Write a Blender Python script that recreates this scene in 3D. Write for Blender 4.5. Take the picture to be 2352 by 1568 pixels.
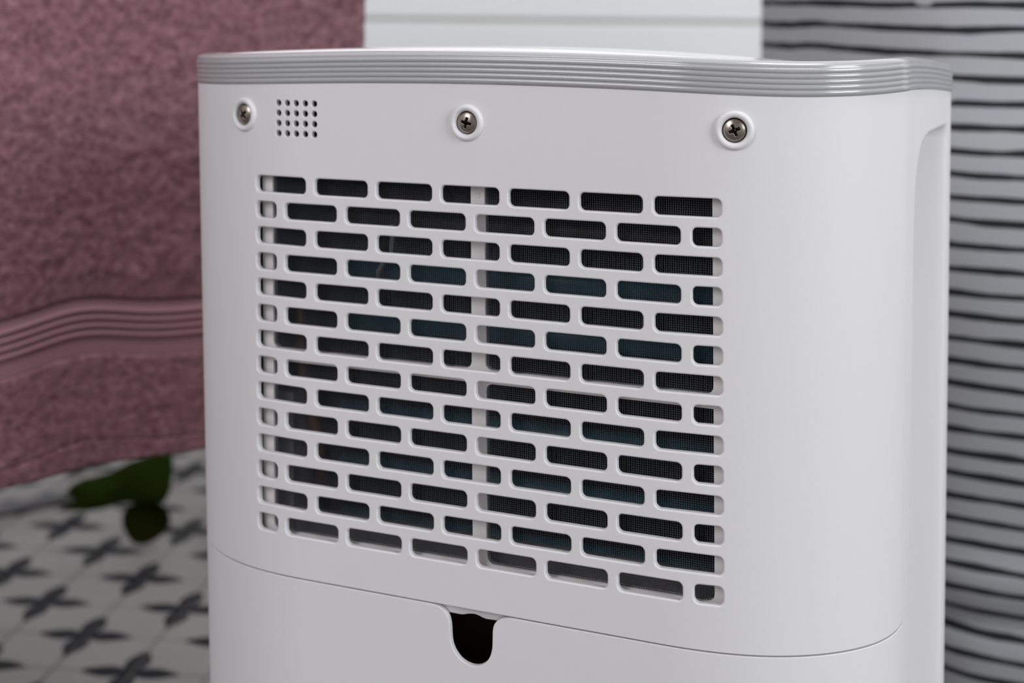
import bpy, bmesh, math, random
import numpy as np
from mathutils import Vector, Matrix, noise
from mathutils.geometry import delaunay_2d_cdt

random.seed(7)
scene = bpy.context.scene
col = scene.collection
for o in list(bpy.data.objects):
    bpy.data.objects.remove(o)

# ------------------------------------------------------------------ camera
FPX = 3400.0                       # focal length in pixels of a 2352 px wide frame
YH = 40.986                        # image row of the horizon
CAM_Z = 0.50
cam = bpy.data.cameras.new('camera')
cam.sensor_width = 36.0
cam.lens = FPX / 2352.0 * 36.0
cam.shift_y = -(784.0 - YH) / 2352.0
cam.clip_start = 0.02
cam.dof.use_dof = True
cam.dof.focus_distance = 0.558
cam.dof.aperture_fstop = 52.0 / 6.5
cam_o = bpy.data.objects.new('camera', cam)
cam_o.location = (0, 0, CAM_Z)
cam_o.rotation_euler = (math.pi / 2, 0, 0)
col.objects.link(cam_o)
scene.camera = cam_o

# ------------------------------------------------------------------ world, light, exposure
scene.view_settings.view_transform = 'Standard'
scene.view_settings.look = 'None'
scene.view_settings.gamma = 1.0
scene.view_settings.use_curve_mapping = False
scene.view_settings.exposure = 0.0
w = bpy.data.worlds.new('world')
scene.world = w
w.use_nodes = True
w.node_tree.nodes['Background'].inputs[0].default_value = (0.93, 0.96, 1.0, 1)
w.node_tree.nodes['Background'].inputs[1].default_value = 0.30


def area(name, loc, target, sx, sy, power, color):
    l = bpy.data.lights.new(name, 'AREA')
    l.shape = 'RECTANGLE'
    l.size, l.size_y = sx, sy
    l.energy = power
    l.color = color
    o = bpy.data.objects.new(name, l)
    o.location = loc
    d = Vector(target) - Vector(loc)
    o.rotation_euler = d.to_track_quat('-Z', 'Y').to_euler()
    col.objects.link(o)
    return o


area('window_light', (2.05, -1.0, 1.25), (0.05, 0.6, 0.40), 1.45, 1.25, 54.0, (0.935, 0.965, 1.0))
area('left_fill_light', (-1.45, -0.75, 1.5), (0.1, 0.7, 0.45), 1.0, 1.0, 21.0, (0.985, 0.965, 1.0))  # unseen fill added at front left to brighten the shell, no actual window
area('ceiling_light', (0.5, 0.55, 2.42), (0.5, 0.55, 0.0), 0.6, 0.6, 27.0, (0.99, 0.975, 0.995))

# ------------------------------------------------------------------ materials


def material(name, color, rough=0.5, metallic=0.0, spec=0.5, coat=0.0):
    m = bpy.data.materials.new(name)
    m.use_nodes = True
    b = m.node_tree.nodes['Principled BSDF']
    b.inputs['Base Color'].default_value = (*color, 1)
    b.inputs['Roughness'].default_value = rough
    b.inputs['Metallic'].default_value = metallic
    b.inputs['Specular IOR Level'].default_value = spec
    b.inputs['Coat Weight'].default_value = coat
    b.inputs['Coat Roughness'].default_value = 0.08
    return m


def nodes_of(m):
    nt = m.node_tree
    return nt, nt.nodes, nt.links, nt.nodes['Principled BSDF']


def grain(m, scale, strength, dist=0.001, vary=0.0, coords='Object'):
    """fine surface relief and a slight unevenness of colour"""
    nt, N, L, b = nodes_of(m)
    tc = N.new('ShaderNodeTexCoord')
    n = N.new('ShaderNodeTexNoise')
    n.inputs['Scale'].default_value = scale
    n.inputs['Detail'].default_value = 3
    L.new(tc.outputs[coords], n.inputs['Vector'])
    bp = N.new('ShaderNodeBump')
    bp.inputs['Strength'].default_value = strength
    bp.inputs['Distance'].default_value = dist
    L.new(n.outputs['Fac'], bp.inputs['Height'])
    L.new(bp.outputs['Normal'], b.inputs['Normal'])
    if vary:
        c = b.inputs['Base Color'].default_value[:]
        r = N.new('ShaderNodeValToRGB')
        r.color_ramp.elements[0].position = 0.3
        r.color_ramp.elements[1].position = 0.7
        r.color_ramp.elements[0].color = (*[x * (1 - vary) for x in c[:3]], 1)
        r.color_ramp.elements[1].color = (*[min(1, x * (1 + vary)) for x in c[:3]], 1)
        L.new(n.outputs['Fac'], r.inputs['Fac'])
        L.new(r.outputs['Color'], b.inputs['Base Color'])
    return m


def math_node(nt, op, a, b=None, clamp=False):
    n = nt.nodes.new('ShaderNodeMath')
    n.operation = op
    n.use_clamp = clamp
    for i, v in enumerate((a, b)):
        if v is None:
            continue
        if isinstance(v, (int, float)):
            n.inputs[i].default_value = v
        else:
            nt.links.new(v, n.inputs[i])
    return n.outputs[0]


M_WHITE = grain(material('white_abs_plastic', (0.80, 0.79, 0.805), 0.42, spec=0.4), 1800, 0.04, 0.0004)
M_LID = material('glossy_white_plastic', (0.85, 0.85, 0.86), 0.12, spec=0.5, coat=0.4)
M_TRIM = material('grey_gloss_plastic', (0.43, 0.43, 0.44), 0.18, spec=0.5, coat=0.6)
M_FRAME = material('filter_frame_plastic', (0.88, 0.85, 0.84), 0.5)
M_MESH = material('dark_filter_thread', (0.085, 0.09, 0.105), 0.5)
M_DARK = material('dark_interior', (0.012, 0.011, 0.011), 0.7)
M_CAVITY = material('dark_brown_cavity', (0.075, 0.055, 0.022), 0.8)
M_FIN = grain(material('dark_fin_stack', (0.008, 0.010, 0.014), 0.6), 600, 0.3)
M_TEAL = material('teal_coated_coil', (0.012, 0.13, 0.17), 0.4)
M_COPPER = material('copper_pipe', (0.30, 0.11, 0.045), 0.35, metallic=0.6)
M_PIPE = material('dull_brown_pipe', (0.045, 0.03, 0.022), 0.5)
M_TRAY = material('grey_drip_tray', (0.34, 0.32, 0.32), 0.6)
M_STEEL = grain(material('screw_steel', (0.36, 0.315, 0.275), 0.27, metallic=1.0), 900, 0.06, 0.0003)
M_WIRE = material('pale_wire', (0.5, 0.52, 0.52), 0.5)

# ------------------------------------------------------------------ object helpers


def tag(o, label=None, cat=None, group=None, kind=None):
    if label:
        o['label'] = label
    if cat:
        o['category'] = cat
    if group:
        o['group'] = group
    if kind:
        o['kind'] = kind
    return o


def empty(name, loc, rz=0.0):
    o = bpy.data.objects.new(name, None)
    o.empty_display_size = 0.05
    o.location = loc
    o.rotation_euler = (0, 0, rz)
    col.objects.link(o)
    return o


def mesh_obj(name, V, Fc, mat, parent=None, smooth=True, normals=None):
    me = bpy.data.meshes.new(name)
    me.from_pydata([tuple(v) for v in V], [], Fc)
    me.update()
    if smooth:
        me.polygons.foreach_set('use_smooth', [True] * len(me.polygons))
    if normals is not None:
        me.normals_split_custom_set_from_vertices([tuple(n) for n in normals])
    me.materials.append(mat)
    o = bpy.data.objects.new(name, me)
    col.objects.link(o)
    if parent is not None:
        o.parent = parent
    return o


def fix_faces(V, Fc):
    """consistent outward winding through bmesh, returned as plain lists"""
    bm = bmesh.new()
    vs = [bm.verts.new(v) for v in V]
    for f in Fc:
        try:
            bm.faces.new([vs[i] for i in f])
        except ValueError:
            pass
    bmesh.ops.recalc_face_normals(bm, faces=bm.faces)
    bm.verts.index_update()
    Fo = [[v.index for v in f.verts] for f in bm.faces]
    bm.free()
    return Fo


def tube(path, r, n=10, closed=False, cap=True):
    V, Fc = [], []
    P = [Vector(p) for p in path]
    m = len(P)
    up = Vector((0.13, 0.31, 0.94)).normalized()
    for i, p in enumerate(P):
        t = (P[min(i + 1, m - 1)] - P[max(i - 1, 0)]).normalized()
        a = t.cross(up)
        if a.length < 1e-4:
            a = t.cross(Vector((1, 0, 0)))
        a.normalize()
        b = t.cross(a)
        rr = r[i] if isinstance(r, (list, tuple)) else r
        for k in range(n):
            an = 2 * math.pi * k / n
            V.append(p + (a * math.cos(an) + b * math.sin(an)) * rr)
    for i in range(m - 1):
        for k in range(n):
            k2 = (k + 1) % n
            Fc.append([i * n + k, i * n + k2, (i + 1) * n + k2, (i + 1) * n + k])
    if cap:
        Fc.append(list(range(n - 1, -1, -1)))
        Fc.append([(m - 1) * n + k for k in range(n)])
    return V, fix_faces(V, Fc)


def lathe(profile, n=48, close_top=False):
    V, Fc = [], []
    for (r, z) in profile:
        for k in range(n):
            an = 2 * math.pi * k / n
            V.append((r * math.cos(an), r * math.sin(an), z))
    for i in range(len(profile) - 1):
        for k in range(n):
            k2 = (k + 1) % n
            Fc.append([i * n + k, i * n + k2, (i + 1) * n + k2, (i + 1) * n + k])
    if close_top:
        Fc.append([(len(profile) - 1) * n + k for k in range(n)])
    return V, fix_faces(V, Fc)


def box_into(V, Fc, x0, x1, y0, y1, z0, z1, bev=0.0):
    b = len(V)
    if bev <= 0:
        V += [(x, y, z) for z in (z0, z1) for y in (y0, y1) for x in (x0, x1)]
        Fc += [[b, b + 2, b + 3, b + 1], [b + 4, b + 5, b + 7, b + 6], [b, b + 1, b + 5, b + 4],
               [b + 2, b + 6, b + 7, b + 3], [b, b + 4, b + 6, b + 2], [b + 1, b + 3, b + 7, b + 5]]
        return
    bm = bmesh.new()
    bmesh.ops.create_cube(bm, size=1)
    for v in bm.verts:
        v.co = Vector(((x0 + x1) / 2 + v.co.x * (x1 - x0), (y0 + y1) / 2 + v.co.y * (y1 - y0), (z0 + z1) / 2 + v.co.z * (z1 - z0)))
    bmesh.ops.bevel(bm, geom=bm.edges[:], offset=bev, segments=2, affect='EDGES', profile=0.5)
    bm.verts.index_update()
    V += [tuple(v.co) for v in bm.verts]
    Fc += [[b + v.index for v in f.verts] for f in bm.faces]
    bm.free()


# ------------------------------------------------------------------ setting: floor of patterned tiles
TILE = 0.1226            # spacing of the printed stars; tiles are half of it
PHI = -0.11996
FX, FY = -2.38433 * TILE, 9.22594 * TILE      # a star's centre on the floor


def floor_material():
    m = material('patterned_tile', (0.62, 0.60, 0.57), 0.55, spec=0.2)
    nt, N, L, b = nodes_of(m)
    geo = N.new('ShaderNodeNewGeometry')
    sep = N.new('ShaderNodeSeparateXYZ')
    L.new(geo.outputs['Position'], sep.inputs[0])
    x = math_node(nt, 'SUBTRACT', sep.outputs[0], FX)
    y = math_node(nt, 'SUBTRACT', sep.outputs[1], FY)
    c, s = math.cos(PHI), math.sin(PHI)
    a = math_node(nt, 'ADD', math_node(nt, 'MULTIPLY', x, c / TILE), math_node(nt, 'MULTIPLY', y, s / TILE))
    d = math_node(nt, 'ADD', math_node(nt, 'MULTIPLY', x, -s / TILE), math_node(nt, 'MULTIPLY', y, c / TILE))

    def petals(a, d):
        a = math_node(nt, 'ABSOLUTE', math_node(nt, 'SUBTRACT', a, math_node(nt, 'ROUND', a)))
        d = math_node(nt, 'ABSOLUTE', math_node(nt, 'SUBTRACT', d, math_node(nt, 'ROUND', d)))

        def lens(p, q):
            t = math_node(nt, 'MULTIPLY', p, 1 / 0.335, clamp=True)
            wdt = math_node(nt, 'MULTIPLY', math_node(nt, 'SINE', math_node(nt, 'MULTIPLY', math_node(nt, 'POWER', t, 0.8), math.pi)), 0.079)
            return math_node(nt, 'LESS_THAN', q, wdt)
        return math_node(nt, 'MAXIMUM', lens(a, d), lens(d, a))
    f = math_node(nt, 'MAXIMUM', petals(a, d),
                  petals(math_node(nt, 'ADD', a, 0.5), math_node(nt, 'ADD', d, 0.5)))
    n = N.new('ShaderNodeTexNoise')
    n.inputs['Scale'].default_value = 9
    L.new(geo.outputs['Position'], n.inputs['Vector'])
    base = N.new('ShaderNodeMix')
    base.data_type = 'RGBA'
    L.new(n.outputs['Fac'], base.inputs['Factor'])
    base.inputs['A'].default_value = (0.20, 0.192, 0.187, 1)
    base.inputs['B'].default_value = (0.25, 0.241, 0.23, 1)
    mx = N.new('ShaderNodeMix')
    mx.data_type = 'RGBA'
    L.new(f, mx.inputs['Factor'])
    L.new(base.outputs['Result'], mx.inputs['A'])
    mx.inputs['B'].default_value = (0.007, 0.0065, 0.009, 1)
    L.new(mx.outputs['Result'], b.inputs['Base Color'])
    return m


M_TILE = floor_material()
M_GROUT = grain(material('grey_grout', (0.33, 0.32, 0.31), 0.9), 60, 0.2)
V, Fc = [], []
box_into(V, Fc, -1.6, 2.3, -2.2, 2.1, -0.05, -0.0025)
floor = tag(mesh_obj('floor', V, Fc, M_GROUT, smooth=False), 'patterned cement tile floor', kind='structure')
H2 = TILE / 2
cphi, sphi = math.cos(PHI), math.sin(PHI)


def tile_mesh(V, Fc, i, j, gap=0.0011):
    """one square tile whose cell is (i..i+1, j..j+1) in tile units, bevelled top edge"""
    a0, a1 = i * H2 + gap, (i + 1) * H2 - gap
    d0, d1 = j * H2 + gap, (j + 1) * H2 - gap
    be = 0.0012
    b = len(V)
    for (z, e) in ((-0.0025, 0), (-0.0008, 0), (0.0, be)):
        for (a, d) in ((a0 + e, d0 + e), (a1 - e, d0 + e), (a1 - e, d1 - e), (a0 + e, d1 - e)):
            V.append((FX + a * cphi - d * sphi, FY + a * sphi + d * cphi, z))
    for k in range(2):
        for q in range(4):
            q2 = (q + 1) % 4
            Fc.append([b + k * 4 + q, b + k * 4 + q2, b + k * 4 + 4 + q2, b + k * 4 + 4 + q])
    Fc.append([b + 8, b + 9, b + 10, b + 11])


cells = []
for i in range(-34, 38):
    for j in range(-32, 18):
        a, d = (i + .5) * H2, (j + .5) * H2
        X = FX + a * cphi - d * sphi
        Y = FY + a * sphi + d * cphi
        if not (-1.55 < X < 2.2 and -1.1 < Y < 1.97):
            continue
        vis = -0.85 < X < -0.16 and 1.02 < Y < 1.86 and X / Y > -0.42 and X / Y < -0.155
        cells.append((not vis, i, j))
near = [(i, j) for f, i, j in cells if not f][:290]
rest_V, rest_F = [], []
for f, i, j in cells:
    if (i, j) in near:
        V, Fc = [], []
        tile_mesh(V, Fc, i, j)
        mesh_obj('tile', V, Fc, M_TILE, floor, smooth=False)
    else:
        tile_mesh(rest_V, rest_F, i, j)
tag(mesh_obj('tile_field', rest_V, rest_F, M_TILE, floor, smooth=False), kind='stuff')

# ------------------------------------------------------------------ setting: white plank wall
M_WALL = grain(material('white_painted_plank', (0.88, 0.90, 0.915), 0.4, spec=0.4), 30, 0.02)
M_JOINT = material('cream_joint', (0.72, 0.70, 0.62), 0.7)
wall = empty('wall_back', (0.0, 1.93, 0.0), -0.035)
tag(wall, 'white wall of wide horizontal planks', kind='structure')
V, Fc = [], []
box_into(V, Fc, -1.7, 2.4, 0.008, 0.08, 0.0, 2.5)
mesh_obj('backing', V, Fc, M_JOINT, wall, smooth=False)
z0 = -0.003
PL = 0.1255
for k in range(20):
    V, Fc = [], []
    box_into(V, Fc, -1.7, 2.4, 0.0, 0.0075, k * PL - 0.0030 if k else 0.0, (k + 1) * PL - 0.0085, 0.002)
    p = mesh_obj('plank', V, Fc, M_WALL, wall, smooth=False)
    p.rotation_euler = (0, 0.010 if 2 < k < 6 else 0.0, 0)
M_ROOM = grain(material('painted_plaster', (0.55, 0.54, 0.53), 0.8), 20, 0.05)
for nm, bx in (('wall_left', (-1.7, -1.6, -2.2, 2.1, 0, 2.5)), ('wall_right', (2.3, 2.4, -2.2, 2.1, 0, 2.5)),
               ('wall_front', (-1.7, 2.4, -2.3, -2.2, 0, 2.5)), ('ceiling', (-1.7, 2.4, -2.3, 2.1, 2.5, 2.6))):
    V, Fc = [], []
    box_into(V, Fc, *bx)
    tag(mesh_obj(nm, V, Fc, M_ROOM, smooth=False), kind='structure')

# ------------------------------------------------------------------ the dehumidifier: shared surface
TH = 0.4229118
XC, YC = -0.0160209, 0.5810477
KX, HREF = 0.00624, 129.5
W2, CA, CB, CN = 159.5, 84.0, 58.0, 2.2
D, AF, BF = 225.0, 60.0, 55.0
TAP = 4.5


def half_outline():
    P = [(0.0, 0.0)]
    u0 = W2 - CA
    P += [(u0 * i / 40, 0.0) for i in range(1, 40)]
    for i in range(0, 121):
        ph = math.pi / 2 * i / 120
        P.append((u0 + CA * math.sin(ph) ** (2 / CN), CB * (1 - max(0.0, math.cos(ph)) ** (2 / CN))))
    P += [(W2, CB + (D - BF - CB) * i / 20) for i in range(1, 20)]
    for i in range(0, 61):
        ph = math.pi / 2 * i / 60
        P.append((W2 - AF + AF * math.cos(ph), D - BF + BF * math.sin(ph)))
    P += [((W2 - AF) * (1 - i / 20), D) for i in range(1, 21)]
    return np.array(P)


PO = half_outline()
sg = np.hypot(*np.diff(PO, axis=0).T)
SO = np.r_[0, np.cumsum(sg)]
SEND = SO[-1]


def pos2(s):
    s = np.asarray(s, float)
    s = np.where(s > SEND, s - 2 * SEND, s)
    a = np.abs(s)
    return np.sign(s) * np.interp(a, SO, PO[:, 0]), np.interp(a, SO, PO[:, 1])


def nrm2(s):
    e = 0.6
    au, ad = pos2(np.asarray(s) - e)
    bu, bd = pos2(np.asarray(s) + e)
    tx, ty = bu - au, bd - ad
    l = np.hypot(tx, ty)
    return ty / l, -tx / l


def sst(t):
    t = np.clip(t, 0, 1)
    return t * t * (3 - 2 * t)


def to_local(u, d, h):
    """mm (across, deep, below the lens) to metres in the dehumidifier's frame"""
    u = np.asarray(u, float) + KX * (np.asarray(h, float) - HREF)
    return np.stack([u / 1000, np.asarray(d, float) / 1000 + 0 * u, CAM_Z - np.asarray(h, float) / 1000 + 0 * u], -1)


def surf(s, h, off=0.0):
    u, d = pos2(s)
    nx, ny = nrm2(s)
    tp = TAP * (np.asarray(h) - 27) / 245 * sst((np.abs(u) - 95) / 55)
    u = u - np.sign(u) * tp + nx * off
    d = d + ny * off
    return to_local(u, d, h)


def surf_n(s, h):
    a = surf(np.asarray(s) + .4, h) - surf(np.asarray(s) - .4, h)
    b = surf(s, np.asarray(h) + .4) - surf(s, np.asarray(h) - .4)
    n = np.cross(b, a)
    n /= np.linalg.norm(n, axis=-1, keepdims=True)
    nx, ny = nrm2(s)
    flip = np.sign(n[..., 0] * nx + n[..., 1] * ny)
    return n * flip[..., None]


TBS = [0, 23, 60, 84, 116, 140, 158, 188, 253, 330, 700]
TBH = [26.2, 26.3, 26.9, 27.6, 28.9, 29.3, 28.7, 27.8, 30.4, 35.5, 41.0]
TBH_LEFT = [26.2, 26.3, 26.9, 27.6, 28.7, 29.3, 29.4, 29.5, 31.4, 36.0, 41.0]


def trim_bottom(s):
    s = np.asarray(s, float)
    left = (s < 0) | (s > SEND)
    s = np.where(s > SEND, 2 * SEND - s, np.abs(s))
    out = 0.0
    for k in range(-4, 5):
        q = np.abs(s + k * 5.0)
        out = out + np.where(left, np.interp(q, TBS, TBH_LEFT), np.interp(q, TBS, TBH))
    return out / 9.0


HSEAM = 232.2
SEAM = 189.5


def rrect(s0, s1, h0, h1, r, n=7):
    P, Mv = [], []
    for (cx, cy, a0) in ((s1 - r, h0 + r, -90), (s1 - r, h1 - r, 0), (s0 + r, h1 - r, 90), (s0 + r, h0 + r, 180)):
        for k in range(n):
            a = math.radians(a0 + 90 * k / (n - 1))
            P.append((cx + r * math.cos(a), cy + r * math.sin(a)))
            Mv.append((-math.cos(a), -math.sin(a)))
    return np.array(P), np.array(Mv)


def circle(cx, cy, r, n=18):
    a = np.linspace(0, 2 * math.pi, n, endpoint=False)
    P = np.stack([cx + r * np.cos(a), cy + r * np.sin(a)], 1)
    return P, np.stack([-np.cos(a), -np.sin(a)], 1)


def poly_dirs(P, outward=True):
    """unit directions pointing out of the material at each vertex of a closed polygon"""
    P = np.asarray(P, float)
    a = np.roll(P, 1, 0)
    b = np.roll(P, -1, 0)
    e1 = P - a
    e2 = b - P
    n1 = np.stack([e1[:, 1], -e1[:, 0]], 1) / np.linalg.norm(e1, axis=1)[:, None]
    n2 = np.stack([e2[:, 1], -e2[:, 0]], 1) / np.linalg.norm(e2, axis=1)[:, None]
    area2 = np.sum(P[:, 0] * b[:, 1] - b[:, 0] * P[:, 1])
    m = n1 + n2
    m /= np.maximum(np.linalg.norm(m, axis=1), 1e-9)[:, None]
    if area2 < 0:
        m = -m
    return m if outward else -m


def inside(poly, q):
    x, y = q
    n = len(poly)
    c = False
    j = n - 1
    for i in range(n):
        xi, yi = poly[i]
        xj, yj = poly[j]
        if (yi > y) != (yj > y) and x < (xj - xi) * (y - yi) / (yj - yi) + xi:
            c = not c
        j = i
    return c


def sheet(name, bound, holes, fillet, wall, grid, mat, parent):
    """moulded skin over the shared surface with filleted openings; loops are (points, out-of-material directions)"""
    V2, edges, loops0 = [], [], []
    for P, Mv, r in [(bound[0], bound[1], bound[2])] + holes:
        q = P - Mv * r
        b = len(V2)
        V2 += [tuple(x) for x in q]
        n = len(q)
        edges += [(b + i, b + (i + 1) % n) for i in range(n)]
        loops0.append((b, n, q))
    boxes = [(q[:, 0].min(), q[:, 0].max(), q[:, 1].min(), q[:, 1].max(), q.tolist()) for b, n, q in loops0]

    def free(p, mg):
        if not inside(boxes[0][4], p):
            return False
        for bx in boxes[1:]:
            if bx[0] - mg < p[0] < bx[1] + mg and bx[2] - mg < p[1] < bx[3] + mg:
                if mg > 0 or inside(bx[4], p):
                    return False
        return True
    V2 += [p for p in grid if free(p, 0.6)]
    r = delaunay_2d_cdt([Vector(v) for v in V2], edges, [], 0, 1e-5)
    VV = np.array([tuple(v) for v in r[0]])
    tris = []
    for f in r[2]:
        c = VV[list(f)].mean(0)
        if free(tuple(c), 0.0):
            tris.append(list(f))
    P3 = surf(VV[:, 0], VV[:, 1], 0.0)
    N3 = surf_n(VV[:, 0], VV[:, 1])
    # winding
    out = []
    for f in tris:
        a, b_, c = P3[f[0]], P3[f[1]], P3[f[2]]
        if np.dot(np.cross(b_ - a, c - a), N3[f[0]]) < 0:
            f = f[::-1]
        out.append(f)
    Vs, Ns = [P3], [N3]
    base = len(P3)
    K = 4
    for (P, Mv, rr), (b0, n0, q) in zip([(bound[0], bound[1], bound[2])] + holes, loops0):
        n = len(P)
        rings = []
        for k in range(0, K + 2):
            if k <= K:
                ph = math.pi / 2 * k / K
                p = P - Mv * rr * (1 - math.sin(ph))
                off = -rr * (1 - math.cos(ph))
            else:
                ph = math.pi / 2
                p, off = P, -wall
            x = surf(p[:, 0], p[:, 1], off)
            nn = surf_n(p[:, 0], p[:, 1])
            m3 = surf(p[:, 0] + Mv[:, 0] * .3, p[:, 1] + Mv[:, 1] * .3, off) - x
            m3 /= np.linalg.norm(m3, axis=1)[:, None]
            nm = nn * math.cos(ph) + m3 * math.sin(ph)
            Vs.append(x)
            Ns.append(nm)
            rings.append(base)
            base += n
        allV = np.concatenate(Vs)
        allN = np.concatenate(Ns)
        for k in range(K + 1):
            for i in range(n):
                i2 = (i + 1) % n
                f = [rings[k] + i, rings[k] + i2, rings[k + 1] + i2, rings[k + 1] + i]
                a = allV[f[0]]
                nv = np.cross(allV[f[1]] - a, allV[f[2]] - a)
                if np.dot(nv, allN[f[0]] + allN[f[2]]) < 0:
                    f = f[::-1]
                out.append(f)
    V = np.concatenate(Vs)
    Nn = np.concatenate(Ns)
    return mesh_obj(name, V, out, mat, parent, normals=Nn)


dehum = empty('dehumidifier', (XC, YC, 0.0), -TH)
tag(dehum, 'white dehumidifier with slotted rear grille and ribbed grey top trim', 'dehumidifier')

# ---- rear shell with slots, small round holes
odd_a = [-101.5, -71.65, -42.5, -13.25, 16.29, 45.78, 75.35]
odd_b = [-75.9, -46.54, -17.18, 12.25, 41.66, 71.18, 101.2]
even_a = [-101.5, -86.4, -57.03, -27.79, 1.75, 31.1, 60.51, 90.05]
even_b = [-90.7, -61.17, -31.77, -2.41, 27.03, 56.41, 85.85, 101.2]
holes = []
for v in range(14):
    top = 66.3 + 10.8076 * v + 0.00819 * v * v
    A_, B_ = (odd_a, odd_b) if v % 2 == 0 else (even_a, even_b)
    for a, b in zip(A_, B_):
        P, Mv = rrect(a, b, top, top + 6.85, 2.1)
        holes.append((P, Mv, 0.75))
for i in range(5):
    for j in range(4):
        P, Mv = circle(-89.1 + i * 4.42, 35.5 + j * 4.22, 1.36)
        holes.append((P, Mv, 0.35))

SCREWS = ((-108.3, 40.95, 40), (-1.4, 41.2, -14), (106.1, 41.05, 22))
for s_, h_, r_ in SCREWS:
    P, Mv = circle(s_, h_, 5.3, 24)
    holes.append((P, Mv, 0.2))


def boundary(top_fn, h_bottom, s0, s1, notch=None):
    P = []
    jit = random.Random(3)
    for s in np.arange(s0, s1 + .01, (s1 - s0) / 126):
        P.append((s, float(top_fn(s)) + jit.uniform(-.03, .03)))
    for h in np.linspace(P[-1][1], h_bottom, 20)[1:-1]:
        P.append((s1, h))
    for s in np.arange(s1, s0 - .01, -(s1 - s0) / 126):
        P.append((s, h_bottom))
    for h in np.linspace(h_bottom, P[0][1], 20)[1:-1]:
        P.append((s0, h))
    return np.array(P)


grid = []
for s in np.arange(-188, 188.1, 2.0):
    if abs(s) > 74:
        for h in np.arange(30, 231, 7.0):
            grid.append((float(s) + 0.013, float(h) + 0.17))
for s in np.arange(-72, 72.1, 8.0):
    for h in list(np.arange(30, 66, 6.0)) + [224, 228]:
        grid.append((float(s) + .05, float(h) + .11))
bp = boundary(lambda s: trim_bottom(s) - 1.0, HSEAM, -SEAM, SEAM)
rear = sheet('rear_shell', (bp, poly_dirs(bp), 0.35), holes, 0.75, 2.3, grid, M_WHITE, dehum)

# ---- water tank below the seam, with the finger notch
nl = [(-17.5, 232.85), (-15.5, 233.1), (-13.8, 233.9), (-12.0, 235.2), (-10.75, 237.2), (-10.1, 240.3), (-9.95, 243.5), (-9.6, 246.5),
      (-8.8, 248.8), (-7.6, 250.6), (-5.9, 252.3), (-3.9, 253.4), (-1.7, 254.0), (0.4, 254.1), (2.6, 253.6), (4.6, 252.5),
      (6.4, 250.8), (7.6, 248.6), (8.3, 245.8), (8.5, 242.5), (8.6, 239.2), (9.05, 236.9), (10.2, 235.1), (11.8, 234.0), (13.6, 233.3), (16.0, 232.85)]


def smooth_line(P, k=5):
    P = [np.array(p) for p in P]
    out = []
    for i in range(len(P) - 1):
        p0, p1, p2, p3 = P[max(i - 1, 0)], P[i], P[i + 1], P[min(i + 2, len(P) - 1)]
        for j in range(k):
            t = j / k
            q = 0.5 * (2 * p1 + (p2 - p0) * t + (2 * p0 - 5 * p1 + 4 * p2 - p3) * t * t + (3 * p1 - p0 - 3 * p2 + p3) * t ** 3)
            out.append(tuple(q))
    return out + [tuple(P[-1])]


nl = smooth_line(nl)
TB_ = 494.0
P = [(s, 232.75) for s in np.linspace(-SEAM, -19, 70)] + nl + [(s, 232.75) for s in np.linspace(18, SEAM, 70)]
P += [(SEAM, h) for h in np.linspace(232.75, TB_, 20)[1:-1]]
P += [(s, TB_) for s in np.linspace(SEAM, -SEAM, 100)]
P += [(-SEAM, h) for h in np.linspace(TB_, 232.75, 20)[1:-1]]
bp = np.array(P)
grid = [(float(s) + .017, float(h) + .13) for s in np.arange(-187, 188, 2.5) for h in np.arange(236, 492, 9.0)]
tank = sheet('water_tank', (bp, poly_dirs(bp), 0.28), [], 0.28, 2.2, grid, M_WHITE, dehum)
tag(tank, 'plain white tank below the seam with a finger notch')

# dark pocket behind the notch
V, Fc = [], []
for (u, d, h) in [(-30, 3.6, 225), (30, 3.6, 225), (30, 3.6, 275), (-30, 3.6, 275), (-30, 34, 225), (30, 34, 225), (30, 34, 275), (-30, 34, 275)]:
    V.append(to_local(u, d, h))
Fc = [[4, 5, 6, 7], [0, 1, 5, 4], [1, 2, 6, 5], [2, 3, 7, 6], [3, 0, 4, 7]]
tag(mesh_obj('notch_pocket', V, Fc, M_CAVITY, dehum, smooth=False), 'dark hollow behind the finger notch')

# wavy inner lip seen above the notch
wave = [(-20, 236.1), (-12.6, 236.1), (-9.3, 236.05), (-6.8, 236.1), (-5.4, 235.95), (-3.8, 235.4), (-2.0, 235.05), (-0.4, 234.95), (1.0, 235.15),
        (2.8, 235.75), (4.4, 236.1), (6.5, 236.0), (9.3, 235.95), (13, 235.9), (20, 235.9)]
V, Fc = [], []
for (u, h) in wave:
    V += [to_local(u, 2.7, 229.5), to_local(u, 2.7, h - .3), to_local(u, 3.0, h), to_local(u, 4.6, h)]
for i in range(len(wave) - 1):
    for k in range(3):
        Fc.append([i * 4 + k, i * 4 + k + 1, i * 4 + 4 + k + 1, i * 4 + 4 + k])
mesh_obj('latch_lip', V, fix_faces(V, Fc), M_WHITE, dehum)

# ---- front shell with the recessed hand grip on its right side
RS = [(203.0, 300.0), (203.0, 197.5), (204.0, 146.6), (205.0, 95.6), (206.7, 78.7), (208.8, 65.2), (214.7, 57.1), (222.0, 51.6), (232.0, 48.8), (246.0, 47.5), (262, 47.3), (296, 47.3)]


def recess(s, h):
    """depth in mm of the grip pressed into the side"""
    hh = np.array([p[1] for p in RS][::-1])
    sl = np.interp(h, np.array([47.3, 47.5, 48.8, 51.6, 57.1, 65.2, 78.7, 95.6, 146.6, 197.5, 300.0]),
                   np.array([262, 246, 232, 222, 214.7, 208.8, 206.7, 205, 204, 203, 203.0]))
    m = np.where(h < 47.3, 0.0, sst((s - sl) / 4.0) * sst((h - 47.2) / 6.0))
    far = 1 - sst((s - 283) / 11.0)
    return 21.0 * m * far


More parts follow.
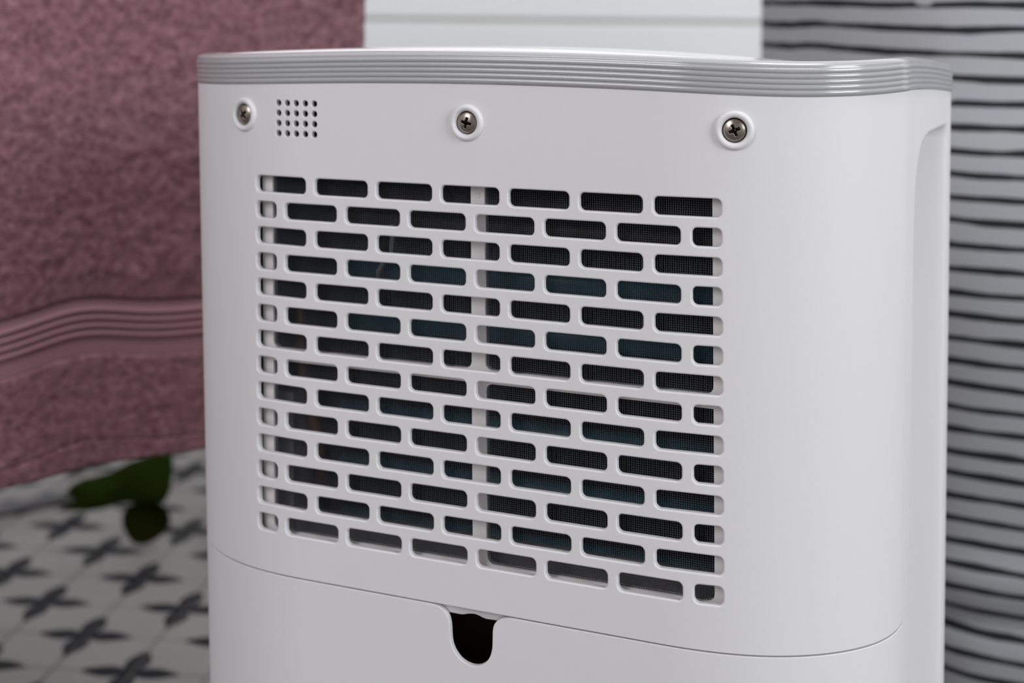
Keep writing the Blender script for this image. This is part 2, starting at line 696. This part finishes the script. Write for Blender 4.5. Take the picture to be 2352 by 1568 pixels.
ss = np.concatenate([np.arange(190.0, 204, 0.8), np.arange(204, 280, 1.2), np.arange(280, 300, 0.5), np.linspace(300, 2 * SEND - 190.0, 150)])
hs = np.concatenate([[0], np.linspace(0.02, 1, 12) * 16 + 0, ])
hs = np.concatenate([np.linspace(25, 46, 6), np.arange(46.6, 66, 0.8), np.linspace(66, 230, 34), np.linspace(236, 494, 24)])
SS, HH = np.meshgrid(ss, hs, indexing='ij')
HHt = np.where(HH < 46, trim_bottom(SS) - 1.0 + (HH - 25) / 21 * (46 - trim_bottom(SS) + 1.0), HH)
OFF = -recess(SS, HHt)
V = surf(SS, HHt, 0.0)
nx, ny = nrm2(SS)
V[..., 0] += nx * OFF / 1000
V[..., 1] += ny * OFF / 1000
edge0 = surf(ss[:1], hs * 0 + hs, 0)
ns, nh = SS.shape
# rolled edges towards the seams
left = surf(np.full(nh, 190.0), HHt[0], -1.2)
right = surf(np.full(nh, ss[-1]), HHt[-1], -1.2)
V = np.concatenate([left[None], V, right[None]], 0).reshape(-1, 3)
Fc = []
for i in range(ns + 1):
    for j in range(nh - 1):
        Fc.append([i * nh + j, i * nh + j + 1, (i + 1) * nh + j + 1, (i + 1) * nh + j])
mesh_obj('front_shell', V, fix_faces(V, Fc), M_WHITE, dehum)

# ---- ribbed trim ring
prof = [(-2.5, 0.15), (-0.5, 0.1), (0.15, 0.25), (0.2, 0.6)]
for k in range(5):
    for t in np.linspace(0.08, 1, 9):
        prof.append((0.1 + 0.62 * math.sqrt(max(0, 1 - (2 * t - 1) ** 2)), 0.6 + 2.03 * (k + t)))
for t in np.linspace(0, 1, 9)[1:]:
    a = t * math.pi / 2
    prof.append((0.45 - 3.6 * (1 - math.cos(a)), 10.95 + 2.25 * math.sin(a)))
prof += [(-5.0, 13.1), (-6.4, 12.9), (-7.0, 12.3), (-7.2, 8.0)]
s_ring = np.concatenate([np.linspace(-SEND, SEND, 420, endpoint=False)])
V, Fc = [], []
tb = trim_bottom(s_ring)
for (o, dh) in prof:
    V.append(surf(s_ring, tb - dh, o))
V = np.concatenate(V)
n = len(s_ring)
for k in range(len(prof) - 1):
    for i in range(n):
        i2 = (i + 1) % n
        Fc.append([k * n + i, k * n + i2, (k + 1) * n + i2, (k + 1) * n + i])
tag(mesh_obj('trim_ring', V, fix_faces(V, Fc), M_TRIM, dehum), 'glossy grey trim band with moulded ribs')

# ---- domed top lid inside the ring


def lid_h(u, d):
    return 11.9 + np.where(u < 0, 2.5, 4.5) * (u / 110) ** 2 + 17.0 * sst((d - 45) / 180)


V, Fc = [], []
ks = [1.0, 0.99, 0.97, 0.94, 0.9, 0.84, 0.76, 0.66, 0.54, 0.4, 0.25, 0.1]
u0, d0 = pos2(s_ring)
nx, ny = nrm2(s_ring)
u0, d0 = u0 - nx * 6.6, d0 - ny * 6.6
base_h = trim_bottom(s_ring) - 9.0
for q, k in enumerate(ks):
    u, d = u0 * k, (d0 - D / 2) * k + D / 2
    h = lid_h(u, d)
    if q == 0:
        h = np.maximum(h + 1.8, base_h)
    elif q < 3:
        h = h + (0, 0.8, 0.25)[q]
    V.append(to_local(u, d, h))
V = np.concatenate(V)
for k in range(len(ks) - 1):
    for i in range(n):
        i2 = (i + 1) % n
        Fc.append([k * n + i, k * n + i2, (k + 1) * n + i2, (k + 1) * n + i])
Fc.append([(len(ks) - 1) * n + i for i in range(n)])
tag(mesh_obj('top_lid', V, fix_faces(V, Fc), M_LID, dehum), 'glossy white domed lid')

# base plate closing the bottom
V = surf(s_ring, np.full(n, 494.0), -3.0)
Vb = surf(s_ring, np.full(n, 499.5), -6.0)
Fc = [[i, (i + 1) % n, n + (i + 1) % n, n + i] for i in range(n)] + [[n + i for i in range(n)]]
V = np.concatenate([V, Vb])
mesh_obj('base_plate', V, fix_faces(V, Fc), M_FRAME, dehum)

# ---- three screws in raised collars
boss_prof = [(7.35, -1.2), (7.3, 0.0), (7.2, 0.45), (6.95, 0.95), (6.6, 1.3), (6.1, 1.45), (5.6, 1.4), (5.1, 1.15), (4.75, 0.7), (4.62, 0.2), (4.58, -0.4), (4.58, -3.0)]
bV, bF = lathe([(r / 1000, z / 1000) for r, z in boss_prof], 56)
boss_me = bpy.data.meshes.new('screw_boss')
boss_me.from_pydata(bV, [], bF)
boss_me.polygons.foreach_set('use_smooth', [True] * len(bF))
boss_me.materials.append(M_WHITE)
# pan head with a cross recess, as a relief over a fine polar grid
sV, sF = [], []
RR = list(np.linspace(0.05, 3.0, 60)) + [3.3, 3.6, 3.85, 4.0, 4.08, 4.14, 4.2, 4.35, 4.58]
TT = 112
for r in RR:
    for k in range(TT):
        an = 2 * math.pi * k / TT
        x, y = r * math.cos(an), r * math.sin(an)
        if r <= 4.0:
            z = 1.0 - 1.0 * (r / 4.0) ** 2.4
        elif r <= 4.15:
            z = -0.1 - 2.4 * (r - 4.0) / .14
        else:
            z = -2.6
        # cross: two tapering slots with steep walls

        def slot(p, q):
            wd = 0.56 + 0.22 * max(0, 1 - abs(q) / 1.1)
            return min(wd - abs(p), (2.2 - abs(q)) * 0.9)
        c = max(slot(x, y), slot(y, x), (1.0 - r))
        if c > 0:
            z -= min(3.6, 4.6 * c)
        sV.append((x / 1000, y / 1000, z / 1000))
for i in range(len(RR) - 1):
    for k in range(TT):
        k2 = (k + 1) % TT
        sF.append([i * TT + k, i * TT + k2, (i + 1) * TT + k2, (i + 1) * TT + k])
sF.append(list(range(TT))[::-1])
screw_me = bpy.data.meshes.new('screw')
screw_me.from_pydata(sV, [], fix_faces(sV, sF))
screw_me.polygons.foreach_set('use_smooth', [True] * len(screw_me.polygons))
screw_me.materials.append(M_STEEL)
for (s, h, rot) in SCREWS:
    p = Vector(surf(s, h, 0.0))
    nn = Vector(surf_n(np.array(s), np.array(h)))
    zax = nn
    xax = Vector((0, 0, 1)).cross(zax).normalized()
    yax = zax.cross(xax)
    mw = Matrix((xax, yax, zax)).transposed().to_4x4()
    mw.translation = p
    b = bpy.data.objects.new('screw_boss', boss_me)
    col.objects.link(b)
    b.parent = dehum
    b.matrix_local = mw
    sc = bpy.data.objects.new('screw', screw_me)
    col.objects.link(sc)
    sc.parent = b
    sc.matrix_local = Matrix.Rotation(math.radians(rot), 4, 'Z') @ Matrix.Scale(1.03, 4)
    sc['label'] = 'cross-head steel screw'

# ---- filter frame, its mesh, and what can be seen behind it
FD = 8.0


def bar(V, Fc, ua, ub, ha, hb, d0=FD - 1.2, d1=FD + 2.0, kx=True):
    """upright or level bar of the frame in the plane behind the grille"""
    b = len(V)
    for d in (d0, d1):
        for (u, h) in ((ua, ha), (ub, ha), (ub, hb), (ua, hb)):
            V.append(to_local(u, d, h))
    Fc += [[b, b + 1, b + 2, b + 3], [b + 7, b + 6, b + 5, b + 4]]
    for k in range(4):
        k2 = (k + 1) % 4
        Fc.append([b + k, b + 4 + k, b + 4 + k2, b + k2])


V, Fc = [], []
bar(V, Fc, -101.4, -96.3, 58, 226)
bar(V, Fc, -3.1, 2.9, 58, 226)
bar(V, Fc, 96.2, 106.0, 58, 226)
bar(V, Fc, -96.3, -3.1, 58, 62.5)
bar(V, Fc, 2.9, 96.2, 58, 62.5)
bar(V, Fc, -96.3, -3.1, 139.4, 144.7)
bar(V, Fc, 2.9, 96.2, 139.4, 144.7)
bar(V, Fc, -96.3, -3.1, 216.1, 226)
bar(V, Fc, 2.9, 96.2, 216.1, 226)
frame = mesh_obj('filter_frame', V, fix_faces(V, Fc), M_FRAME, dehum, smooth=False)
tag(frame, 'pale plastic filter frame seen through the slots')
# small corner gussets of the panes
for (u, h, su, sh) in [(-3.1, 139.4, -1, -1), (2.9, 139.4, 1, -1), (96.2, 139.4, -1, -1), (-96.3, 139.4, 1, -1), (96.2, 216.1, -1, -1), (2.9, 216.1, 1, -1),
                       (-96.3, 216.1, 1, -1), (-3.1, 216.1, -1, -1), (2.9, 144.7, 1, 1)]:
    V, Fc = [], []
    pts = [(0, 0)] + [(3 * (1 - math.cos(a)), 3 * (1 - math.sin(a))) for a in np.linspace(0, math.pi / 2, 6)]
    b = len(V)
    for d in (FD - 1.2, FD + 2):
        for (x, y) in pts:
            V.append(to_local(u + su * x, d, h + sh * y))
    k = len(pts)
    Fc += [list(range(b, b + k)), list(range(b + k, b + 2 * k))]
    Fc += [[b + i, b + (i + 1) % k, b + k + (i + 1) % k, b + k + i] for i in range(k)]
    mesh_obj('gusset', V, fix_faces(V, Fc), M_FRAME, frame, smooth=False)
V, Fc = lathe([(0.0011, 0), (0.0011, 0.00015), (0.0009, 0.00025), (0.0006, 0.00025), (0.0005, 0.0001), (0.0001, 0.0001)], 20)
stud = mesh_obj('stud', V, Fc, M_FRAME, frame)
stud.location = to_local(0.1, FD - 1.2, 70.3)
stud.rotation_euler = (math.pi / 2, 0, 0)
# woven threads of the filter
V, Fc = [], []
PIT = 0.9


def thread(ua, ha, ub, hb, d, wdt=0.12):
    b = len(V)
    vert = abs(ub - ua) < 1e-6
    for (u, h) in ((ua, ha), (ub, hb)):
        for (e, dd) in ((-wdt, 0), (0, -wdt), (wdt, 0), (0, wdt)):
            V.append(to_local(u + (e if vert else 0), d + dd, h + (0 if vert else e)))
    for k in range(4):
        k2 = (k + 1) % 4
        Fc.append([b + k, b + k2, b + 4 + k2, b + 4 + k])


for u in np.arange(-100.2, 100.5, PIT):
    thread(u, 60, u, 222, FD - 0.1)
for h in np.arange(60.2, 222, PIT * 0.95):
    thread(-100.5, h, 100.5, h, FD + 0.12)
fm = mesh_obj('filter_mesh', V, Fc, M_MESH, frame, smooth=False)
tag(fm, 'fine dark woven filter mesh', kind='stuff')

# dark liner
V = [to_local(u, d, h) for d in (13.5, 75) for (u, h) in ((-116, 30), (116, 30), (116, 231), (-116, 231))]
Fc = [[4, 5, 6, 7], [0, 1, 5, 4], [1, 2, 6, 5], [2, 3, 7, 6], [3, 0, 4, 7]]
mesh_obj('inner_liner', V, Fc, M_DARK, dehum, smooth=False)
# evaporator: fin stack with teal tubes across it
V, Fc = [], []
for u in np.arange(-78, 104, 2.0):
    bar(V, Fc, u, u + 0.7, 95, 222, 30, 58)
coil = mesh_obj('evaporator', V, Fc, M_FIN, dehum, smooth=False)
tag(coil, 'dark finned coil with teal tubes behind the mesh')
for h in (106.5, 128.5, 168.0, 191.0, 214.0):
    tV, tF = tube([to_local(u, 27, h) for u in (-74, 20, 104)], 0.0046, 12)
    mesh_obj('coil_tube', tV, tF, M_TEAL, coil)
for h in (86.0, 76.0):
    tV, tF = tube([to_local(u, 30, h) for u in (-74, 20, 104)], 0.0022, 10)
    mesh_obj('pipe', tV, tF, M_PIPE, dehum)
tV, tF = tube([to_local(-96, 27, 122), to_local(-96, 26, 132), to_local(-95, 26, 150), to_local(-90, 25, 168), to_local(-85, 25, 182), to_local(-84, 26, 205)], 0.003, 10)
mesh_obj('copper_pipe', tV, tF, M_COPPER, dehum)
tV, tF = tube([to_local(-45, 18, 86), to_local(-44.9, 18.2, 92), to_local(-45.8, 18.5, 98), to_local(-50, 19, 102.5), to_local(-52.5, 19.5, 106), to_local(-53, 20, 111)], 0.0010, 8)
mesh_obj('wire', tV, tF, M_WIRE, dehum)
# pale drip tray under the coil
V, Fc = [], []
bar(V, Fc, -92, 104, 208.5, 228, 15, 17)
bar(V, Fc, -99, -91.5, 160, 228, 14.5, 30)
mesh_obj('drip_tray', V, fix_faces(V, Fc), M_TRAY, dehum, smooth=False)
V, Fc = [], []
bar(V, Fc, -107, -102.3, 160, 226, 6.0, 7.6)
mesh_obj('side_rib', V, fix_faces(V, Fc), M_FRAME, dehum, smooth=False)

# ------------------------------------------------------------------ towel on its stand
M_TERRY = material('mauve_terry', (0.34, 0.155, 0.19), 0.95, spec=0.05)
nt, N, L, b = nodes_of(M_TERRY)
b.inputs['Sheen Weight'].default_value = 0.35
b.inputs['Sheen Roughness'].default_value = 0.5
b.inputs['Sheen Tint'].default_value = (0.9, 0.7, 0.75, 1)
tc = N.new('ShaderNodeTexCoord')
n1 = N.new('ShaderNodeTexNoise')
n1.inputs['Scale'].default_value = 190
n1.inputs['Detail'].default_value = 5
n1.inputs['Roughness'].default_value = 0.72
L.new(tc.outputs['Object'], n1.inputs['Vector'])
r1 = N.new('ShaderNodeValToRGB')
r1.color_ramp.elements[0].position = 0.3
r1.color_ramp.elements[1].position = 0.72
r1.color_ramp.elements[0].color = (0.108, 0.044, 0.053, 1)
r1.color_ramp.elements[1].color = (0.305, 0.162, 0.187, 1)
L.new(n1.outputs['Fac'], r1.inputs['Fac'])
L.new(r1.outputs['Color'], b.inputs['Base Color'])
bpn = N.new('ShaderNodeBump')
bpn.inputs['Strength'].default_value = 0.45
bpn.inputs['Distance'].default_value = 0.003
L.new(n1.outputs['Fac'], bpn.inputs['Height'])
L.new(bpn.outputs['Normal'], b.inputs['Normal'])
M_BAND = grain(material('mauve_flat_weave', (0.265, 0.145, 0.167), 0.8, spec=0.1), 500, 0.3, 0.0006)

TX, TY = -0.28, 0.8096
tdx, tdy = 0.098, 0.0670
tl = math.hypot(tdx, tdy)
tdx, tdy = tdx / tl, tdy / tl
tnx, tny = tdy, -tdx            # towards the camera
towel = empty('bath_towel', (TX, TY, 0), math.atan2(tdy, tdx))
tag(towel, 'mauve terry bath towel hanging behind the white appliance', 'towel')
T0, T1 = -0.22, 0.2378
TZB, TZT = CAM_Z - 0.2555, 1.02


def cloth(t, z):
    """offset of the cloth towards the viewer at t along the rail, z high"""
    low = max(0.0, min(1.0, (0.75 - z) / 0.5))
    f = 0.012 * math.sin(t * 17 + 0.6) * low + 0.006 * math.sin(t * 39 + 1.9) * low
    f += 0.006 * math.sin(z * 9 + t * 6)
    return f - 0.011


def wave(t):
    return 0.0075 * math.exp(-((t - 0.045) / 0.035) ** 2) - 0.002 * math.exp(-((t + 0.03) / 0.03) ** 2)


def towel_sheet(name, za, zb, nt_, nz, relief, mat, thick, follow=True):
    V, Fc = [], []
    for side in (0, 1):
        for j in range(nz + 1):
            for i in range(nt_ + 1):
                t = T0 + (T1 - T0) * i / nt_
                k = j / nz
                za2, zb2 = za + (wave(t) if follow and za > TZB + .001 else 0.3 * wave(t)), zb + (wave(t) if follow and zb < TZT - .01 else 0)
                z = za2 + (zb2 - za2) * k
                y = cloth(t, z) + relief(t, z, k) * (1 if side == 0 else 0) - (thick if side else 0)
                V.append((t, -y, z))
    m = (nt_ + 1) * (nz + 1)
    for side in (0, 1):
        for j in range(nz):
            for i in range(nt_):
                a = side * m + j * (nt_ + 1) + i
                f = [a, a + 1, a + nt_ + 2, a + nt_ + 1]
                Fc.append(f if side == 0 else f[::-1])
    ring = [i for i in range(nt_ + 1)] + [j * (nt_ + 1) + nt_ for j in range(1, nz + 1)] + \
           [nz * (nt_ + 1) + i for i in range(nt_ - 1, -1, -1)] + [j * (nt_ + 1) for j in range(nz - 1, 0, -1)]
    for i in range(len(ring)):
        a, b_ = ring[i], ring[(i + 1) % len(ring)]
        Fc.append([b_, a, m + a, m + b_])
    return mesh_obj(name, V, Fc, mat, towel)


def pile(t, z, k):
    e = min(1, min(k, 1 - k) * 40)
    p = Vector((t * 130, z * 150, 0.3))
    q = Vector((t * 45 + 5, z * 55, 1.3))
    return (0.0009 * noise.noise(p) + 0.0009 * noise.noise(p * 2.3) + 0.0009 * noise.noise(q) + 0.0007 * noise.noise(p * 4.1)) * e + 0.0015 * e


def ridges(t, z, k):
    r = 0.0
    for c in (0.36, 0.50, 0.64, 0.78):
        r += 0.0016 * math.exp(-((k - c) / 0.035) ** 2)
    return r - 0.0008


ZB0, ZB1 = CAM_Z - 0.1985, CAM_Z - 0.1665
towel_sheet('terry_field', ZB1, TZT, 200, 330, pile, M_TERRY, 0.006)
towel_sheet('border_band', ZB0, ZB1, 120, 60, ridges, M_BAND, 0.004)
towel_sheet('terry_border', TZB + 0.009, ZB0, 200, 50, lambda t, z, k: 0.45 * pile(t, z, k) + 0.0008, M_TERRY, 0.006)
towel_sheet('hem', TZB, TZB + 0.0092, 160, 8, lambda t, z, k: 0.0005 * noise.noise(Vector((t * 160, k * 2, 0.7))) + 0.0012, M_TERRY, 0.005)

# ------------------------------------------------------------------ towel stand (its foot shows at the left)
M_TUBE = material('grey_painted_tube', (0.10, 0.097, 0.10), 0.5)
post = Vector((-0.66, 1.36, 0))
stand = empty('towel_stand', post, 0)
tag(stand, 'slim grey towel stand with a foot lying on the tiles left of the leaves', 'stand')
tV, tF = tube([(0, 0, 0.011), (0, 0, 1.03)], 0.010, 14)
mesh_obj('post', tV, tF, M_TUBE, stand)
tV, tF = tube([(-0.08, -0.067, 0.006), (0.13, 0.11, 0.006), (0.28, 0.236, 0.006)], 0.006, 14)
mesh_obj('foot', tV, tF, M_TUBE, stand)
ra = Vector((TX + tdx * (T0 - 0.03), TY + tdy * (T0 - 0.03), 0)) - post
rb = Vector((TX + tdx * (T1 + 0.01), TY + tdy * (T1 + 0.01), 0)) - post
tV, tF = tube([(0, 0, 1.03), (ra.x, ra.y, 1.03), (rb.x, rb.y, 1.03)], 0.008, 12)
mesh_obj('rail', tV, tF, M_TUBE, stand)

# ------------------------------------------------------------------ striped fabric basket at the right
BX, BY, BR = 0.391, 1.10, 0.2


def stripe_material():
    m = material('striped_canvas', (0.78, 0.79, 0.81), 0.85, spec=0.1)
    nt, N, L, b = nodes_of(m)
    tc = N.new('ShaderNodeTexCoord')
    sep = N.new('ShaderNodeSeparateXYZ')
    L.new(tc.outputs['Object'], sep.inputs[0])
    mp = N.new('ShaderNodeMapping')
    mp.inputs['Scale'].default_value = (9, 9, 22)
    L.new(tc.outputs['Object'], mp.inputs['Vector'])
    nz = N.new('ShaderNodeTexNoise')
    nz.inputs['Scale'].default_value = 1.0
    nz.inputs['Detail'].default_value = 2
    L.new(mp.outputs['Vector'], nz.inputs['Vector'])
    mp2 = N.new('ShaderNodeMapping')
    mp2.inputs['Scale'].default_value = (30, 30, 62)
    L.new(tc.outputs['Object'], mp2.inputs['Vector'])
    n2 = N.new('ShaderNodeTexNoise')
    n2.inputs['Scale'].default_value = 1.0
    L.new(mp2.outputs['Vector'], n2.inputs['Vector'])
    PS = 0.01515
    z0_ = math_node(nt, 'ADD', sep.outputs[2], math_node(nt, 'MULTIPLY', sep.outputs[0], 0.028))
    z = math_node(nt, 'ADD', z0_, math_node(nt, 'MULTIPLY', math_node(nt, 'SUBTRACT', nz.outputs['Fac'], 0.5), 0.0075))
    q = math_node(nt, 'FRACT', math_node(nt, 'ADD', math_node(nt, 'MULTIPLY', z, 1 / PS), 0.16))
    dist = math_node(nt, 'ABSOLUTE', math_node(nt, 'SUBTRACT', q, 0.5))
    wd = math_node(nt, 'ADD', 0.15, math_node(nt, 'MULTIPLY', math_node(nt, 'SUBTRACT', n2.outputs['Fac'], 0.5), 0.20))
    # where the brush ran dry
    mp3 = N.new('ShaderNodeMapping')
    mp3.inputs['Scale'].default_value = (22, 22, 66)
    mp3.inputs['Location'].default_value = (3.1, 0.4, 7.7)
    L.new(tc.outputs['Object'], mp3.inputs['Vector'])
    n3 = N.new('ShaderNodeTexNoise')
    n3.inputs['Scale'].default_value = 1.0
    n3.inputs['Detail'].default_value = 1
    L.new(mp3.outputs['Vector'], n3.inputs['Vector'])
    dry = math_node(nt, 'GREATER_THAN', n3.outputs['Fac'], 0.285)
    f = math_node(nt, 'MULTIPLY', math_node(nt, 'LESS_THAN', dist, wd), dry)
    mx = N.new('ShaderNodeMix')
    mx.data_type = 'RGBA'
    L.new(f, mx.inputs['Factor'])
    mx.inputs['A'].default_value = (0.48, 0.49, 0.52, 1)
    mx.inputs['B'].default_value = (0.035, 0.036, 0.042, 1)
    L.new(mx.outputs['Result'], b.inputs['Base Color'])
    wv = N.new('ShaderNodeTexNoise')
    wv.inputs['Scale'].default_value = 700
    L.new(tc.outputs['Object'], wv.inputs['Vector'])
    bp_ = N.new('ShaderNodeBump')
    bp_.inputs['Strength'].default_value = 0.2
    bp_.inputs['Distance'].default_value = 0.001
    L.new(wv.outputs['Fac'], bp_.inputs['Height'])
    L.new(bp_.outputs['Normal'], b.inputs['Normal'])
    return m


M_STRIPE = stripe_material()
basket = empty('fabric_basket', (BX, BY, 0.0), 0)
tag(basket, 'tall round white fabric basket with uneven black brush stripes', 'basket')
nb = 160
zs = list(np.linspace(0.0, 0.62, 90))
V, Fc = [], []


def brad(an, z):
    r = BR + 0.0035 * math.sin(2 * an + 3 * z) + 0.0025 * noise.noise(Vector((math.cos(an) * 3, math.sin(an) * 3, z * 7)))
    r -= 0.010 * math.exp(-((z - 0.116 + 0.012 * math.cos(an + 2.0)) / 0.007) ** 2)
    r += 0.004 * math.exp(-((z - 0.135) / 0.014) ** 2)
    r -= 0.060 * max(0.0, min(1.0, (0.42 - z) / 0.42)) ** 1.3
    if z < 0.02:
        r -= 0.012 * (1 - z / 0.02) ** 2
    return r


for z in zs:
    for k in range(nb):
        an = 2 * math.pi * k / nb
        r = brad(an, z)
        V.append((r * math.cos(an), r * math.sin(an), z))
for z in zs[::-1][:-1]:
    for k in range(nb):
        an = 2 * math.pi * k / nb
        r = brad(an, z) - 0.005
        V.append((r * math.cos(an), r * math.sin(an), z))
nr = len(zs) * 2 - 1
for i in range(nr - 1):
    for k in range(nb):
        k2 = (k + 1) % nb
        Fc.append([i * nb + k, i * nb + k2, (i + 1) * nb + k2, (i + 1) * nb + k])
Fc.append([k for k in range(nb)][::-1])
Fc.append([(nr - 1) * nb + k for k in range(nb)])
mesh_obj('fabric_wall', V, Fc, M_STRIPE, basket)
V, Fc = tube([((BR + .0) * math.cos(a), (BR + .0) * math.sin(a), 0.62) for a in np.linspace(0, 2 * math.pi, 97)], 0.006, 10)
mesh_obj('rim', V, Fc, grain(material('basket_rim_cloth', (0.7, 0.71, 0.73), 0.8), 400, 0.2), basket)

# ------------------------------------------------------------------ plant whose leaves droop below the towel
M_LEAF = material('dark_green_leaf', (0.030, 0.058, 0.004), 0.8, spec=0.05)
nt, N, L, b = nodes_of(M_LEAF)
tc = N.new('ShaderNodeTexCoord')
nz = N.new('ShaderNodeTexNoise')
nz.inputs['Scale'].default_value = 35
L.new(tc.outputs['Object'], nz.inputs['Vector'])
rp = N.new('ShaderNodeValToRGB')
rp.color_ramp.elements[0].color = (0.006, 0.013, 0.0006, 1)
rp.color_ramp.elements[1].color = (0.012, 0.022, 0.0012, 1)
L.new(nz.outputs['Fac'], rp.inputs['Fac'])
L.new(rp.outputs['Color'], b.inputs['Base Color'])
M_LEAF2 = material('olive_leaf', (0.010, 0.0125, 0.0008), 0.8, spec=0.05)
M_STEM = material('green_stem', (0.07, 0.10, 0.02), 0.5)
M_POT = grain(material('terracotta', (0.45, 0.18, 0.09), 0.8), 80, 0.2)
M_SOIL = grain(material('soil', (0.03, 0.02, 0.013), 0.95), 200, 0.6)
PX, PY = -0.20, 1.36
plant = empty('potted_plant', (PX, PY, 0), 0)
tag(plant, 'dark green drooping leaves below the mauve towel hem on the tiles', 'plant')


def leaf(outline, Y, bulge, mat, name='leaf', tilt=0.0):
    """leaf blade from its outline (x,z in metres at depth Y), cupped and veined"""
    pts = [Vector((x - PX, 0, z)) for x, z in outline]
    c = sum(pts, Vector()) / len(pts)
    rings = 6
    V, Fc = [], []
    n = len(pts)
    zmin = min(p.z for p in pts)
    for side in (0, 1):
        for k in range(rings):
            f = 1 - k / rings
            for i, p in enumerate(pts):
                q = c + (p - c) * f
                y = Y - PY - bulge * (1 - f * f) + tilt * (q.z - zmin) + 0.003 * math.sin(q.x * 90 + q.z * 60) + side * 0.0007
                V.append((q.x, y, q.z))
        V.append((c.x, Y - PY - bulge + tilt * (c.z - zmin) + side * 0.0007, c.z))
    m = rings * n + 1
    for side in (0, 1):
        o = side * m
        for k in range(rings - 1):
            for i in range(n):
                i2 = (i + 1) % n
                Fc.append([o + k * n + i, o + k * n + i2, o + (k + 1) * n + i2, o + (k + 1) * n + i])
        for i in range(n):
            Fc.append([o + (rings - 1) * n + i, o + (rings - 1) * n + (i + 1) % n, o + m - 1])
    for i in range(n):
        i2 = (i + 1) % n
        Fc.append([i, i2, m + i2, m + i])
    return mesh_obj(name, V, fix_faces(V, Fc), mat, plant)


def at(x, y, Y):
    return ((x - 1176) / FPX * Y, CAM_Z - (y - YH) / FPX * Y)


L1 = [(150, 1133), (166, 1112), (190, 1099), (222, 1094), (252, 1086), (272, 1075), (296, 1060), (330, 1049), (362, 1040), (388, 1036), (396, 1060), (395, 1095),
      (392, 1125), (383, 1145), (366, 1152), (345, 1156), (318, 1158), (290, 1157), (268, 1160), (238, 1167), (205, 1171), (170, 1174), (128, 1176), (150, 1163), (168, 1152), (172, 1142)]
L2 = [(300, 1158), (330, 1147), (362, 1148), (384, 1160), (394, 1182), (391, 1206), (380, 1222), (364, 1236), (348, 1246), (330, 1251), (312, 1248), (299, 1236), (289, 1218), (282, 1198), (283, 1178), (290, 1166)]
leaf([at(x, y, 1.37) for x, y in L1], 1.37, 0.006, M_LEAF)
leaf([at(x, y, 1.385) for x, y in L2], 1.385, -0.010, M_LEAF2, tilt=-0.1)
jx, jz = at(384, 1150, 1.376)
sx, sz = at(392, 1050, 1.376)
path = [(jx - PX - 0.004, 0.02, jz), (jx - PX, 0.016, jz + 0.02), (sx - PX - 0.003, 0.012, sz + 0.02), (sx - PX + 0.02, 0.006, sz + 0.13), (-0.05, 0.0, 0.27), (0.0, 0.0, 0.20), (0.0, 0.0, 0.095)]
tV, tF = tube(path, 0.0022, 8)
mesh_obj('stem', tV, tF, M_STEM, plant)
for k, (dx, dy, dz) in enumerate(((0.05, 0.02, 0.10), (0.02, -0.03, 0.13), (-0.02, 0.04, 0.12))):
    pass
V, Fc = lathe([(0.001, 0.0), (0.040, 0.0), (0.042, 0.004), (0.052, 0.085), (0.056, 0.086), (0.057, 0.106), (0.053, 0.107), (0.050, 0.094), (0.001, 0.094)], 40)
mesh_obj('pot', V, Fc, M_POT, plant)
